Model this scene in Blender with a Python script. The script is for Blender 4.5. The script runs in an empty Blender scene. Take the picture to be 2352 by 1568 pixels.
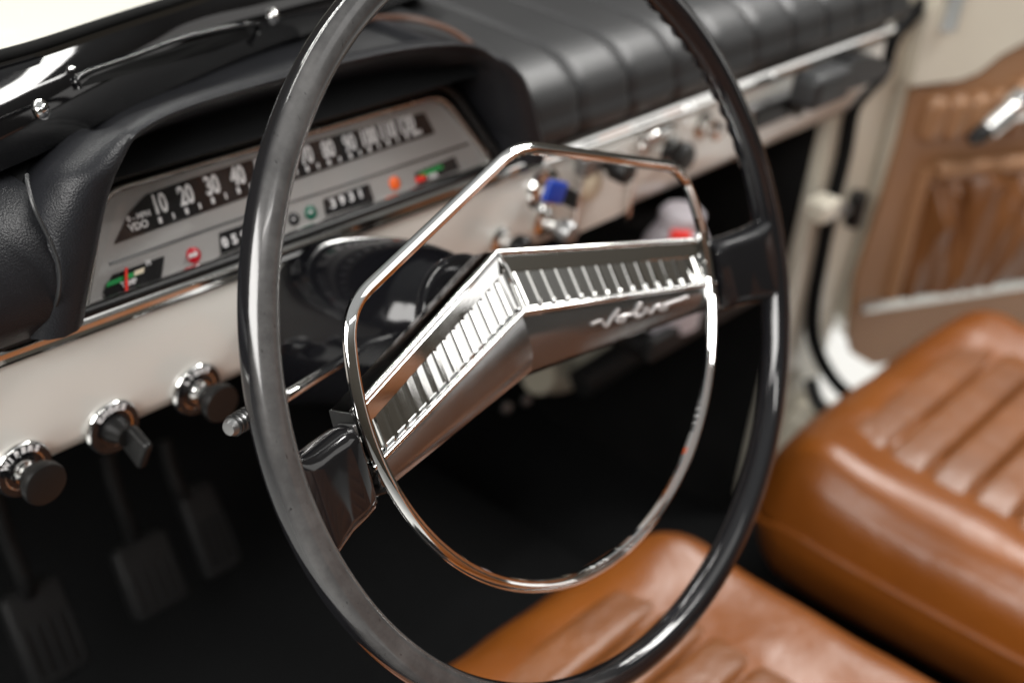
import bpy, bmesh, math, random
from mathutils import Vector as V, Matrix, noise as mnoise
random.seed(7)
sc = bpy.context.scene
COL = sc.collection
# ------------------------------------------------------------------ camera
RX = V((0.65025296, -0.75323514, 0.0990349))      # image right in car space
RD = V((-0.32604095, -0.39442429, -0.85914305))   # image down
RF = V((0.6861985, 0.52637088, -0.50206106))      # view direction
CAM = V((-0.50966758, -0.35310691, 1.03938099))
FPX = 5000.0 / 3840 * 2352
cd = bpy.data.cameras.new('camera'); cam = bpy.data.objects.new('camera', cd); COL.objects.link(cam)
m = Matrix.Identity(4)
for i in range(3):
    m[i][0] = RX[i]; m[i][1] = -RD[i]; m[i][2] = -RF[i]; m[i][3] = CAM[i]
cam.matrix_world = m
cd.sensor_width = 36; cd.lens = 36 * 5000 / 3840
cd.clip_start = .02; cd.clip_end = 100
cd.dof.use_dof = True; cd.dof.focus_distance = .612; cd.dof.aperture_fstop = 4.6
sc.camera = cam
# ------------------------------------------------------------------ light
w = bpy.data.worlds.new('World'); sc.world = w; w.use_nodes = True
nt = w.node_tree; bg = nt.nodes['Background']
tc = nt.nodes.new('ShaderNodeTexCoord'); sx = nt.nodes.new('ShaderNodeSeparateXYZ')
mr = nt.nodes.new('ShaderNodeMapRange'); rp = nt.nodes.new('ShaderNodeValToRGB')
nt.links.new(tc.outputs['Generated'], sx.inputs[0]); nt.links.new(sx.outputs['Z'], mr.inputs['Value'])
mr.inputs['From Min'].default_value = -1; mr.inputs['From Max'].default_value = 1
nt.links.new(mr.outputs[0], rp.inputs[0]); nt.links.new(rp.outputs[0], bg.inputs[0])
rp.color_ramp.elements[0].color = (.035, .026, .02, 1); rp.color_ramp.elements[0].position = .30
rp.color_ramp.elements[1].color = (.90, .91, .90, 1); rp.color_ramp.elements[1].position = .92
e_ = rp.color_ramp.elements.new(.52); e_.color = (.10, .085, .065, 1)
e_ = rp.color_ramp.elements.new(.70); e_.color = (.20, .18, .15, 1)
bg.inputs[1].default_value = .42

def area(name, loc, target, sx_, sy_, watts, col=(1, .98, .95)):
    l = bpy.data.lights.new(name, 'AREA'); l.shape = 'RECTANGLE'; l.size = sx_; l.size_y = sy_
    l.energy = watts; l.color = col
    o = bpy.data.objects.new(name, l); COL.objects.link(o); o.location = loc
    d = V(target) - V(loc); o.rotation_euler = d.to_track_quat('-Z', 'Y').to_euler()
    return o
area('door_softbox', (-1.5, -.15, 1.5), (0, .1, .65), 1.4, .8, 55)
area('windscreen_softbox', (.5, 2.0, 2.3), (.3, .6, .7), 1.8, .05, 15)
area('ceiling_softbox', (.85, -.68, 2.5), (.1, .05, .7), 1.3, 1.1, 5.6)
for (lx, ly, lz, lw) in ((-.7, -1.5, 2.4, 8), (1.5, -.6, 2.3, 8), (1.9, .3, 2.4, 34), (-.1, 1.3, 2.1, 10)):
    area('ceiling_tube', (lx, ly, lz), (lx if lx > 1 else lx * .4, ly * .6, .6), 1.3, .07, lw)
area('passenger_softbox', (2.14, -.86, 1.34), (0, .0, .7), 1.0, .6, 2.5)
area('added_passenger_fill', (1.7, -.4, 2.6), (.8, -.1, .3), .8, .5, 38)  # added fill for the passenger side, placed outside the chrome's reflections
sc.view_settings.view_transform = 'Standard'; sc.view_settings.look = 'None'
sc.view_settings.exposure = 0; sc.view_settings.gamma = 1
sc.cycles.sample_clamp_indirect = 6
sc.cycles.max_bounces = 8

# ------------------------------------------------------------------ picture rays (2352-wide coordinates) onto real planes
def ray(px, py): return RX * ((px - 1176) / FPX) + RD * ((py - 784) / FPX) + RF
def AP(px, py, O, n):
    d = ray(px, py); n = V(n); return CAM + d * ((V(O) - CAM).dot(n) / d.dot(n))
def AY(px, py, y): return AP(px, py, (0, y, 0), (0, 1, 0))
def AX(px, py, x): return AP(px, py, (x, 0, 0), (1, 0, 0))
def AZ(px, py, z): return AP(px, py, (0, 0, z), (0, 0, 1))
HUB = V((0, 0, .70)); TILT = math.radians(25)
WU = V((1, 0, 0)); WV = V((0, math.sin(TILT), math.cos(TILT))); WN = V((0, -math.cos(TILT), math.sin(TILT)))
def W(u, v, h): return HUB + WU * u + WV * v + WN * h
def AW(px, py, h): return AP(px, py, HUB + WN * h, WN)

# ------------------------------------------------------------------ materials
def mat(name, base, rough=.5, metal=0., noise=None, bump=None, coat=0., spec=.5, rvar=None, emit=None):
    """noise=(scale,amount,colour) bump=(kind,scale,strength,dist) rvar=(scale,amount)"""
    M = bpy.data.materials.new(name); M.use_nodes = True
    t = M.node_tree; b = t.nodes['Principled BSDF']
    b.inputs['Base Color'].default_value = (*base, 1); b.inputs['Roughness'].default_value = rough
    b.inputs['Metallic'].default_value = metal; b.inputs['Specular IOR Level'].default_value = spec
    if coat: b.inputs['Coat Weight'].default_value = coat; b.inputs['Coat Roughness'].default_value = .05
    c = t.nodes.new('ShaderNodeTexCoord')
    if noise:
        n = t.nodes.new('ShaderNodeTexNoise'); n.inputs['Scale'].default_value = noise[0]; n.inputs['Detail'].default_value = 6
        r = t.nodes.new('ShaderNodeValToRGB'); r.color_ramp.elements[0].position = .35; r.color_ramp.elements[1].position = .7
        mx = t.nodes.new('ShaderNodeMix'); mx.data_type = 'RGBA'
        mx.inputs['A'].default_value = (*base, 1); mx.inputs['B'].default_value = (*noise[2], 1)
        ml = t.nodes.new('ShaderNodeMath'); ml.operation = 'MULTIPLY'; ml.inputs[1].default_value = noise[1]
        t.links.new(c.outputs['Object'], n.inputs['Vector']); t.links.new(n.outputs['Fac'], r.inputs[0])
        t.links.new(r.outputs[0], ml.inputs[0]); t.links.new(ml.outputs[0], mx.inputs['Factor'])
        t.links.new(mx.outputs['Result'], b.inputs['Base Color'])
    if rvar:
        n = t.nodes.new('ShaderNodeTexNoise'); n.inputs['Scale'].default_value = rvar[0]; n.inputs['Detail'].default_value = 5
        mr = t.nodes.new('ShaderNodeMapRange'); mr.inputs['From Min'].default_value = .3; mr.inputs['From Max'].default_value = .7
        mr.inputs['To Min'].default_value = max(0, rough - rvar[1]); mr.inputs['To Max'].default_value = rough + rvar[1]
        t.links.new(c.outputs['Object'], n.inputs['Vector']); t.links.new(n.outputs['Fac'], mr.inputs['Value'])
        t.links.new(mr.outputs[0], b.inputs['Roughness'])
    if bump:
        kind, s, st, dist = bump
        if kind == 'leather':
            n = t.nodes.new('ShaderNodeTexVoronoi'); n.inputs['Scale'].default_value = s; out = n.outputs['Distance']
        else:
            n = t.nodes.new('ShaderNodeTexNoise'); n.inputs['Scale'].default_value = s; n.inputs['Detail'].default_value = 4; out = n.outputs['Fac']
        bp = t.nodes.new('ShaderNodeBump'); bp.inputs['Strength'].default_value = st; bp.inputs['Distance'].default_value = dist
        t.links.new(c.outputs['Object'], n.inputs['Vector']); t.links.new(out, bp.inputs['Height'])
        t.links.new(bp.outputs[0], b.inputs['Normal'])
    if emit: b.inputs['Emission Color'].default_value = (*emit[0], 1); b.inputs['Emission Strength'].default_value = emit[1]
    return M
CHROME = mat('chrome', (.86, .86, .85), .055, 1, rvar=(28, .05), bump=('n', 260, .018, .0004))
SATIN = mat('satin_chrome', (.62, .61, .58), .22, 1, rvar=(90, .06))
FACE = mat('brushed_silver_face', (.36, .345, .335), .42, .35, noise=(40, .3, (.30, .29, .28)))
BAKE = mat('black_bakelite', (.007, .007, .008), .07, noise=(30, .25, (.014, .014, .014)), rvar=(25, .04), spec=.5)
PADM = mat('satin_graphite', (.31, .31, .312), .17, .95, rvar=(40, .05), bump=('n', 900, .05, .0003))
SHROUD = mat('black_shroud', (.004, .004, .005), .11, spec=.35, noise=(20, .2, (.009, .009, .01)))
GLOSS = mat('gloss_black_paint', (.003, .003, .0035), .05, noise=(20, .2, (.012, .012, .012)))
VINYL = mat('black_vinyl', (.010, .0105, .0125), .40, noise=(25, .4, (.02, .0205, .023)), bump=('leather', 1000, .4, .0005), spec=.26)
VINYL2 = mat('black_vinyl_smooth', (.015, .0155, .0165), .44, noise=(18, .4, (.02, .021, .022)), bump=('leather', 1200, .12, .0003))
INNER = mat('matt_black', (.006, .006, .006), .75, spec=.1, noise=(20, .3, (.014, .014, .014)))
RUBBER = mat('black_rubber', (.012, .0125, .013), .6, spec=.3, noise=(30, .4, (.02, .021, .022)), bump=('n', 300, .2, .0005))
CREAM = mat('cream_enamel', (.72, .70, .655), .15, noise=(6, .25, (.69, .67, .625)), coat=.5)
CREAM2 = mat('cream_body_paint', (.60, .56, .47), .3, noise=(9, .4, (.53, .49, .40)), coat=.3)
BLACKP = mat('black_plastic', (.006, .006, .006), .38, spec=.35, noise=(40, .3, (.01, .01, .01)))
DIAL = mat('dial_black', (.008, .008, .009), .25, noise=(30, .3, (.015, .014, .014)))
WHITEP = mat('dial_white', (.72, .70, .70), .5, noise=(80, .2, (.62, .6, .6)))
RED = mat('lens_red', (.45, .01, .02), .25, noise=(90, .3, (.35, .005, .015)))
REDB = mat('needle_red', (.85, .03, .02), .4, noise=(90, .2, (.8, .02, .015)))
GREEN = mat('scale_green', (.01, .30, .07), .4, noise=(90, .3, (.01, .24, .06)))
DGREEN = mat('lens_green', (.005, .10, .06), .2, noise=(90, .3, (.004, .07, .045)))
ORANGE = mat('lens_orange', (.85, .13, .02), .25, noise=(90, .3, (.75, .10, .02)))
IVORY = mat('ivory_mark', (.75, .66, .5), .5, noise=(90, .2, (.7, .6, .45)))
BLUE = mat('blue_plastic', (.001, .04, .34), .35, noise=(50, .3, (.001, .03, .27)))
TAN = mat('tan_leather', (.205, .060, .007), .37, noise=(9, .7, (.145, .040, .005)), bump=('n', 38, .28, .005), rvar=(12, .07))
TAN2 = mat('tan_leather_pleats', (.185, .062, .014), .40, noise=(11, .7, (.12, .04, .010)), bump=('n', 45, .4, .005))
DOORB = mat('brown_door_vinyl', (.285, .148, .072), .42, noise=(8, .4, (.25, .125, .06)), bump=('leather', 500, .1, .0005))
DOORP = mat('brown_pocket_leather', (.17, .066, .019), .42, noise=(12, .5, (.13, .048, .013)), bump=('leather', 500, .1, .0005))
PEDAL = mat('pedal_rubber', (.0095, .0098, .0102), .55, spec=.25, noise=(30, .4, (.015, .0155, .016)), bump=('n', 300, .2, .0005))
CARPET = mat('black_carpet', (.006, .0063, .0066), .95, spec=.08, noise=(200, .5, (.011, .0115, .012)), bump=('n', 500, .6, .002))
STEEL = mat('dull_steel', (.30, .30, .30), .35, .9, rvar=(60, .1))
BONNET = mat('cream_bonnet', (.74, .72, .66), .2, noise=(3, .2, (.72, .70, .64)), coat=.6)
FLOORW = mat('white_showroom_floor', (.82, .82, .80), .4, noise=(2, .3, (.78, .78, .76)))
PALE = mat('pale_plastic', (.55, .52, .42), .4, noise=(20, .4, (.45, .42, .33)))
MILK = mat('milky_plastic', (.46, .43, .46), .35, noise=(30, .3, (.4, .36, .4)))
BROWN_REFL = mat('brown_edge_reflection', (.06, .02, .007), .5, noise=(50, .4, (.04, .014, .005)))
def rim_material():
    M = mat('rim_worn_painted_sheen', (.008, .008, .009), .1, spec=.5, coat=.3)
    t = M.node_tree; b = t.nodes['Principled BSDF']
    c = t.nodes.new('ShaderNodeTexCoord')
    n = t.nodes.new('ShaderNodeTexNoise'); n.inputs['Scale'].default_value = 32; n.inputs['Detail'].default_value = 8; n.inputs['Roughness'].default_value = .7
    r = t.nodes.new('ShaderNodeValToRGB'); r.color_ramp.elements[0].position = .42; r.color_ramp.elements[1].position = .68
    # scuffed hand wear plus a painted grey sheen on the grip side (car left)
    s = t.nodes.new('ShaderNodeSeparateXYZ'); mr = t.nodes.new('ShaderNodeMapRange'); mr.interpolation_type = 'SMOOTHSTEP'
    mr.inputs['From Min'].default_value = -.02; mr.inputs['From Max'].default_value = -.13
    t.links.new(c.outputs['Object'], s.inputs[0]); t.links.new(s.outputs['X'], mr.inputs['Value'])
    t.links.new(c.outputs['Object'], n.inputs['Vector']); t.links.new(n.outputs['Fac'], r.inputs[0])
    ad = t.nodes.new('ShaderNodeMath'); ad.operation = 'MULTIPLY_ADD'; ad.inputs[1].default_value = .5; ad.inputs[2].default_value = .55
    t.links.new(r.outputs[0], ad.inputs[0])
    mu = t.nodes.new('ShaderNodeMath'); mu.operation = 'MULTIPLY'
    dn = t.nodes.new('ShaderNodeVectorMath'); dn.operation = 'DOT_PRODUCT'; dn.inputs[1].default_value = WN
    t.links.new(c.outputs['Object'], dn.inputs[0])
    mf = t.nodes.new('ShaderNodeMapRange'); mf.interpolation_type = 'SMOOTHSTEP'; h0_ = HUB.dot(WN)
    mf.inputs['From Min'].default_value = h0_ + .0010; mf.inputs['From Max'].default_value = h0_ + .0055
    t.links.new(dn.outputs['Value'], mf.inputs['Value'])
    mq = t.nodes.new('ShaderNodeMath'); mq.operation = 'MULTIPLY'
    t.links.new(mr.outputs[0], mq.inputs[0]); t.links.new(mf.outputs[0], mq.inputs[1])
    t.links.new(ad.outputs[0], mu.inputs[0]); t.links.new(mq.outputs[0], mu.inputs[1])
    mx = t.nodes.new('ShaderNodeMix'); mx.data_type = 'RGBA'
    mx.inputs['A'].default_value = (.007, .007, .008, 1); mx.inputs['B'].default_value = (.078, .076, .075, 1)
    t.links.new(mu.outputs[0], mx.inputs['Factor'])
    mp = t.nodes.new('ShaderNodeMapping'); mp.inputs['Scale'].default_value = (900, 300, 170)
    pn_ = t.nodes.new('ShaderNodeTexNoise'); pn_.inputs['Scale'].default_value = 1; pn_.inputs['Detail'].default_value = 3
    pr_ = t.nodes.new('ShaderNodeValToRGB'); pr_.color_ramp.elements[0].position = .69; pr_.color_ramp.elements[1].position = .73
    t.links.new(c.outputs['Object'], mp.inputs[0]); t.links.new(mp.outputs[0], pn_.inputs['Vector']); t.links.new(pn_.outputs['Fac'], pr_.inputs[0])
    m2 = t.nodes.new('ShaderNodeMix'); m2.data_type = 'RGBA'; m2.inputs['B'].default_value = (.006, .006, .006, 1)
    t.links.new(pr_.outputs[0], m2.inputs['Factor']); t.links.new(mx.outputs['Result'], m2.inputs['A']); t.links.new(m2.outputs['Result'], b.inputs['Base Color'])
    ro = t.nodes.new('ShaderNodeMapRange'); ro.inputs['To Min'].default_value = .06; ro.inputs['To Max'].default_value = .27
    t.links.new(mu.outputs[0], ro.inputs['Value']); t.links.new(ro.outputs[0], b.inputs['Roughness'])
    # pits
    v = t.nodes.new('ShaderNodeTexNoise'); v.inputs['Scale'].default_value = 700
    bp = t.nodes.new('ShaderNodeBump'); bp.inputs['Strength'].default_value = .06; bp.inputs['Distance'].default_value = .0004
    t.links.new(c.outputs['Object'], v.inputs['Vector']); t.links.new(v.outputs['Fac'], bp.inputs['Height']); t.links.new(bp.outputs[0], b.inputs['Normal'])
    return M
RIM = rim_material()

# ------------------------------------------------------------------ builders
def thing(name, label, cat, loc=(0, 0, 0), group=None):
    o = bpy.data.objects.new(name, None); COL.objects.link(o); o.location = loc; o.empty_display_size = .02
    o['label'] = label; o['category'] = cat
    if group: o['group'] = group
    return o
def add(name, geo, M, parent=None, smooth=40, kind=None, label=None, cat=None, group=None):
    vs, fs = geo
    me = bpy.data.meshes.new(name); me.from_pydata([tuple(v) for v in vs], [], [tuple(f) for f in fs])
    bm = bmesh.new(); bm.from_mesh(me); bmesh.ops.recalc_face_normals(bm, faces=bm.faces); bm.to_mesh(me); bm.free()
    me.materials.append(M)
    if smooth:
        for p in me.polygons: p.use_smooth = True
        me.set_sharp_from_angle(angle=math.radians(smooth))
    o = bpy.data.objects.new(name, me); COL.objects.link(o)
    if parent is not None:
        o.parent = parent
        if parent.type == 'EMPTY': o.matrix_parent_inverse = Matrix.Translation(-V(parent.location))
    if kind: o['kind'] = kind
    if label: o['label'] = label
    if cat: o['category'] = cat
    if group: o['group'] = group
    return o
def join(*geos):
    V_, F_ = [], []
    for vs, fs in geos:
        k = len(V_); V_ += list(vs); F_ += [tuple(i + k for i in f) for f in fs]
    return V_, F_
def loft(rings, closed=True, loop=False, caps=True):
    n = len(rings[0]); vs = [V(p) for r in rings for p in r]; fs = []; R = len(rings)
    for i in range(R if loop else R - 1):
        a, b = i * n, ((i + 1) % R) * n
        for j in range(n if closed else n - 1):
            k = (j + 1) % n; fs.append((a + j, a + k, b + k, b + j))
    if caps and closed and not loop:
        fs.append(tuple(range(n))[::-1]); fs.append(tuple(range((R - 1) * n, R * n)))
    return vs, fs
def tube(path, rad, segs=12, loop=False, flat=1., up=None):
    path = [V(p) for p in path]; n = len(path)
    rad = rad if isinstance(rad, (list, tuple)) else [rad] * n
    T = []
    for i in range(n):
        a = path[(i - 1) % n] if loop or i > 0 else path[0]
        b = path[(i + 1) % n] if loop or i < n - 1 else path[-1]
        T.append((b - a).normalized())
    ref = V(up) if up else (V((0, 0, 1)) if abs(T[0].z) < .9 else V((0, 1, 0)))
    rings = []; N = ref - T[0] * ref.dot(T[0]); N.normalize()
    for i in range(n):
        if up: N = V(up) - T[i] * V(up).dot(T[i])
        else: N = N - T[i] * N.dot(T[i])
        N.normalize(); B = T[i].cross(N)
        rings.append([path[i] + (B * math.cos(2 * math.pi * k / segs) + N * flat * math.sin(2 * math.pi * k / segs)) * rad[i] for k in range(segs)])
    return loft(rings, True, loop)
def smoothpath(pts, k=8, loop=False):
    pts = [V(p) for p in pts]; n = len(pts); out = []
    rng = range(n if loop else n - 1)
    for i in rng:
        g = (lambda j: pts[j % n]) if loop else (lambda j: pts[min(max(j, 0), n - 1)])
        p0, p1, p2, p3 = g(i - 1), g(i), g(i + 1), g(i + 2)
        for s in range(k):
            t = s / k
            out.append(.5 * ((2 * p1) + (p2 - p0) * t + (2 * p0 - 5 * p1 + 4 * p2 - p3) * t * t + (3 * p1 - p0 - 3 * p2 + p3) * t ** 3))
    if not loop: out.append(pts[-1])
    return out
def lathe(prof, O, axis, segs=32, ref=(0, 0, 1)):
    """prof: (radius, height) list along axis"""
    A = V(axis).normalized(); r = V(ref) if abs(V(ref).dot(A)) < .95 else V((1, 0, 0)); X = (r - A * r.dot(A)).normalized(); Y = A.cross(X); O = V(O)
    rings = [[O + A * h + (X * math.cos(2 * math.pi * k / segs) + Y * math.sin(2 * math.pi * k / segs)) * max(q, 1e-5) for k in range(segs)] for q, h in prof]
    return loft(rings, True, False, True)
def prism(pts, nrm, t):
    n = len(pts); nv = V(nrm).normalized() * t
    vs = [V(p) for p in pts] + [V(p) + nv for p in pts]
    return vs, [tuple(range(n)), tuple(range(n, 2 * n))] + [(i, (i + 1) % n, n + (i + 1) % n, n + i) for i in range(n)]
def rbox(c, size, ax=None, r=.004, n=3, fn=None, res=None):
    """rounded box; res=(nx,ny,nz) grid, fn displaces local points"""
    ax = ax or (V((1, 0, 0)), V((0, 1, 0)), V((0, 0, 1))); c = V(c)
    h = [s / 2 for s in size]; r = min(r, min(h) * .999)
    def stops(L, k):
        inner = L - r; o = [-L + r * (1 - math.cos(a * math.pi / 2 / n)) * 0 - 0 for a in range(0)]
        e = [inner + r * math.tan(math.pi / 4 * a / n) for a in range(1, n + 1)]
        mid = [-inner + 2 * inner * a / k for a in range(k + 1)]
        return [-x for x in e[::-1]] + mid + e
    res = res or (1, 1, 1); st = [stops(h[i], res[i]) for i in range(3)]
    idx = {}; vs = []; fs = []
    def vert(p):
        key = tuple(round(q, 7) for q in p)
        if key not in idx:
            inn = V([max(-(h[i] - r), min(h[i] - r, p[i])) for i in range(3)]); d = V(p) - inn
            q = inn + d.normalized() * r if d.length > 1e-9 else V(p)
            if fn: q = fn(q)
            idx[key] = len(vs); vs.append(c + ax[0] * q.x + ax[1] * q.y + ax[2] * q.z)
        return idx[key]
    for a in range(3):
        b, d = (a + 1) % 3, (a + 2) % 3
        for sg in (-1, 1):
            for i in range(len(st[b]) - 1):
                for j in range(len(st[d]) - 1):
                    q = []
                    for (ii, jj) in ((i, j), (i + 1, j), (i + 1, j + 1), (i, j + 1)):
                        p = [0, 0, 0]; p[a] = sg * h[a]; p[b] = st[b][ii]; p[d] = st[d][jj]; q.append(vert(p))
                    if len(set(q)) == 4: fs.append(tuple(q))
    return vs, fs
_tc = {}
def text2d(s, size, bold=.0, extrude=.0004):
    k = (s, size, bold)
    if k not in _tc:
        c = bpy.data.curves.new('t', 'FONT'); c.body = s; c.size = size; c.extrude = extrude; c.offset = bold
        c.align_x = 'CENTER'; c.align_y = 'CENTER'; c.resolution_u = 3
        o = bpy.data.objects.new('t', c); COL.objects.link(o)
        bpy.context.view_layer.update()
        me = o.evaluated_get(bpy.context.evaluated_depsgraph_get()).to_mesh()
        _tc[k] = ([v.co.copy() for v in me.vertices], [tuple(p.vertices) for p in me.polygons])
        bpy.data.objects.remove(o); bpy.data.curves.remove(c)
    return _tc[k]
def text(s, size, O, ex, ey, bold=0, sx_=1., depth=1.):
    vs, fs = text2d(s, size, bold); ez = V(ex).cross(V(ey)).normalized()
    return [V(O) + V(ex) * v.x * sx_ + V(ey) * v.y + ez * v.z * depth for v in vs], fs

# ================================================================== SETTING
def quad(a, b, c, d): return [V(a), V(b), V(c), V(d)], [(0, 1, 2, 3)]
add('showroom_floor', quad((-6, -6, -.30), (8, -6, -.30), (8, 8, -.30), (-6, 8, -.30)), FLOORW, smooth=0, kind='structure')
fl = add('car_floor', loft([[(-.55, -.9, .075), (-.55, .50, .075), (-.55, .62, .12), (-.55, .78, .32), (-.55, .80, .56)],
                       [(.18, -.9, .075), (.18, .50, .075), (.18, .62, .12), (.18, .78, .32), (.18, .80, .56)],
                       [(.27, -.9, .17), (.27, .46, .17), (.27, .56, .20), (.27, .74, .36), (.27, .80, .56)],
                       [(.40, -.9, .17), (.40, .46, .17), (.40, .56, .20), (.40, .74, .36), (.40, .80, .56)],
                       [(.48, -.9, .075), (.48, .50, .075), (.48, .62, .12), (.48, .78, .32), (.48, .80, .56)],
                       [(.80, -.9, .075), (.80, .50, .075), (.80, .62, .12), (.80, .78, .32), (.80, .80, .56)]], closed=False), CARPET, smooth=50, kind='structure')
add('kick_panel_wall', rbox((.704, .51, .325), (.010, .585, .51), r=.004), INNER, kind='structure')
# bonnet seen over the scuttle
bn = []
for i in range(13):
    x = -.75 + 2.0 * i / 12; xc = (x - .25) / 1.0
    bn.append([(x, y, .722 - .05 * xc * xc - .10 * (max(0, y - .42) / 1.0) ** 2 + .012 * math.exp(-((x - .25) / .2) ** 2)) for y in (.27, .36, .45, .6, .8, 1.0, 1.2, 1.45, 1.6)])
add('car_bonnet', loft(bn, closed=False), BONNET, kind='structure')

# ================================================================== STEERING WHEEL
sw = thing('steering_wheel', 'thin black two-spoke steering wheel with chrome horn ring in the foreground', 'steering wheel', W(0, -.2, 0))
R0 = .2; NS = 768; NT = 24; rings = []
for i in range(NS):
    a = 2 * math.pi * i / NS; ca, sa = math.cos(a), math.sin(a); ring = []
    for j in range(NT):
        b = 2 * math.pi * j / NT; cr, cn = math.cos(b), math.sin(b)
        back = max(0., -cn)
        tw = max(0., min(1., (sa - .1) / .3)) * (.5 - .5 * cr); sc_ = .0022 * (math.sin(a * 96) * .5 + .5) * back * tw * tw * (3 - 2 * tw)
        rr = .0083 * cr * (1 + .16 * back * 0) ; hh = (.0078 * cn if cn > 0 else (.0098 * cn + sc_ * 1.2))
        rr += (-.0016 if cr > 0 else .0016) * 0
        q = (.0083 + (.0016 - sc_ * 1.3) * back * abs(cr) * 1.6) * cr
        ring.append(W((R0 + q) * ca, (R0 + q) * sa, hh))
    rings.append(ring)
add('rim', loft(rings, True, True), RIM, sw, smooth=60)
# horn ring
HH = -.0105; RR = .1432
def hpath():
    aA = math.atan2(.047, .1355); pts = []
    a0, a1 = math.pi - aA + .09, 2 * math.pi + aA - .09
    arc = [(RR * math.cos(a0 + (a1 - a0) * i / 90), RR * math.sin(a0 + (a1 - a0) * i / 90)) for i in range(91)]
    def corner(p, c, q, k=8):
        return [((1 - t) ** 2 * p[0] + 2 * t * (1 - t) * c[0] + t * t * q[0], (1 - t) ** 2 * p[1] + 2 * t * (1 - t) * c[1] + t * t * q[1]) for t in [i / k for i in range(1, k)]]
    C = (.1345, .0485); B = (0, .0925); L = math.hypot(C[0], B[1] - C[1]); e = ((B[0] - C[0]) / L, (B[1] - C[1]) / L)
    s1 = (C[0] + e[0] * .014, C[1] + e[1] * .014); s2 = (B[0] - e[0] * .016, B[1] - e[1] * .016)
    st = [(s1[0] + (s2[0] - s1[0]) * i / 14, s1[1] + (s2[1] - s1[1]) * i / 14) for i in range(15)]
    right = corner(arc[-1], C, s1) + st
    top = corner(s2, B, (-s2[0], s2[1]))
    left = [(-x, y) for x, y in right[::-1]]
    return arc + right + top + left
hp = hpath(); n = len(hp); prof = [(-3.1, -2.2), (-3.3, 0.2), (-2.6, 1.3), (-1.3, 1.4), (-.9, 2.3), (-.2, 2.6), (.4, 2.4), (3.0, .6), (3.5, -.3), (3.3, -1.6), (2.2, -2.9), (-2.0, -3.0)]
rings = []
for i in range(n):
    a, b = hp[i - 1], hp[(i + 1) % n]; tx, ty = b[0] - a[0], b[1] - a[1]; l = math.hypot(tx, ty); nx, ny = ty / l, -tx / l
    rings.append([W(hp[i][0] + nx * p * .001, hp[i][1] + ny * p * .001, HH + q * .001) for p, q in prof])
hr = add('horn_ring', loft(rings, True, True), CHROME, sw, smooth=28, label='chrome horn ring with a pointed roof-shaped top')
# spokes: section (v,h) at the middle crease and at the outer end
SC = dict(back=(.036, -.062), top=(.0374, -.052), ridge=(.0368, -.0445), ridge2=(.0345, -.0425), face=(.0262, -.0414), ch0=(.0256, -.0440), ch1=(.0050, -.0385), lip0=(.0044, -.0358), lip1=(.0006, -.0350), pad0=(-.0004, -.0368), pad1=(-.009, -.0354), pad2=(-.021, -.0353), pad3=(-.0315, -.0394), pad4=(-.0365, -.050), padb=(-.036, -.062))
SE = dict(back=(.002, -.030), top=(.0012, -.0225), ridge=(.0008, -.0148), ridge2=(-.001, -.0135), face=(-.0092, -.0131), ch0=(-.0097, -.0160), ch1=(-.0250, -.0140), lip0=(-.0255, -.0118), lip1=(-.0285, -.0114), pad0=(-.0293, -.0130), pad1=(-.0332, -.0122), pad2=(-.0385, -.0127), pad3=(-.0424, -.0160), pad4=(-.0440, -.0235), padb=(-.0430, -.031))
UE = .1455
def SP(key, t, sgn, off=0):
    a, b = SC[key], SE[key]; return W(sgn * UE * t, a[0] + (b[0] - a[0]) * t, a[1] + (b[1] - a[1]) * t + off)
def mixp(k0, k1, f, t, sgn, off=0): return SP(k0, t, sgn, off).lerp(SP(k1, t, sgn, off), f)
for sgn in (-1, 1):
    keys = ['back', 'top', 'ridge', 'ridge2', 'face', 'ch0', 'ch1', 'lip0', 'lip1', 'pad0', 'padb']
    cov = add('spoke', loft([[SP(k, i / 12, sgn) for k in keys] for i in range(13)], True), CHROME, sw, smooth=24)
    keys_all = ['back', 'top', 'ridge', 'ridge2', 'face', 'ch0', 'ch1', 'lip0', 'lip1', 'pad0', 'padb']
    keys = ['pad0', 'pad1', 'pad2', 'pad3', 'pad4', 'padb']
    add('spoke_pad', loft([[SP(k, i / 12 * .985, sgn, .0006) for k in keys] for i in range(13)], True), PADM, sw, smooth=35)
    add('spoke_end_dark_plate', prism([SP(k, 1, sgn) + WU * sgn * .0003 for k in keys_all], WU * sgn, .0012), BLACKP, sw, smooth=0)  # added black plate, covers the bright reflection in the chrome end face
    add('ridge_moulding', tube([SP('ridge', i / 12, sgn, .0002) for i in range(13)], .0019, 12), CHROME, sw)
    add('lower_moulding', tube([SP('lip0', i / 12, sgn, .0004).lerp(SP('lip1', i / 12, sgn, .0004), .5) for i in range(13)], .0017, 10), CHROME, sw)
    for k in range(15):                                   # ribs standing in the recessed channel
        t = (k + .75) / 15.2; w_ = .0011 / UE
        r_ = [[mixp('ch0', 'ch1', f, t - w_, sgn, 0), mixp('ch0', 'ch1', f, t - w_ * .5, sgn, .0022), mixp('ch0', 'ch1', f, t + w_ * .5, sgn, .0022), mixp('ch0', 'ch1', f, t + w_, sgn, 0)] for f in (.02, .2, .5, .8, .98)]
        add('rib', loft(r_, True), CHROME, cov, smooth=50)
# middle crease piece
add('centre_crease', tube([W(0, .0365, -.0435), W(0, .0262, -.0392), W(0, .015, -.0372), W(0, .004, -.0346)], .0014, 8), CHROME, sw)
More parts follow.
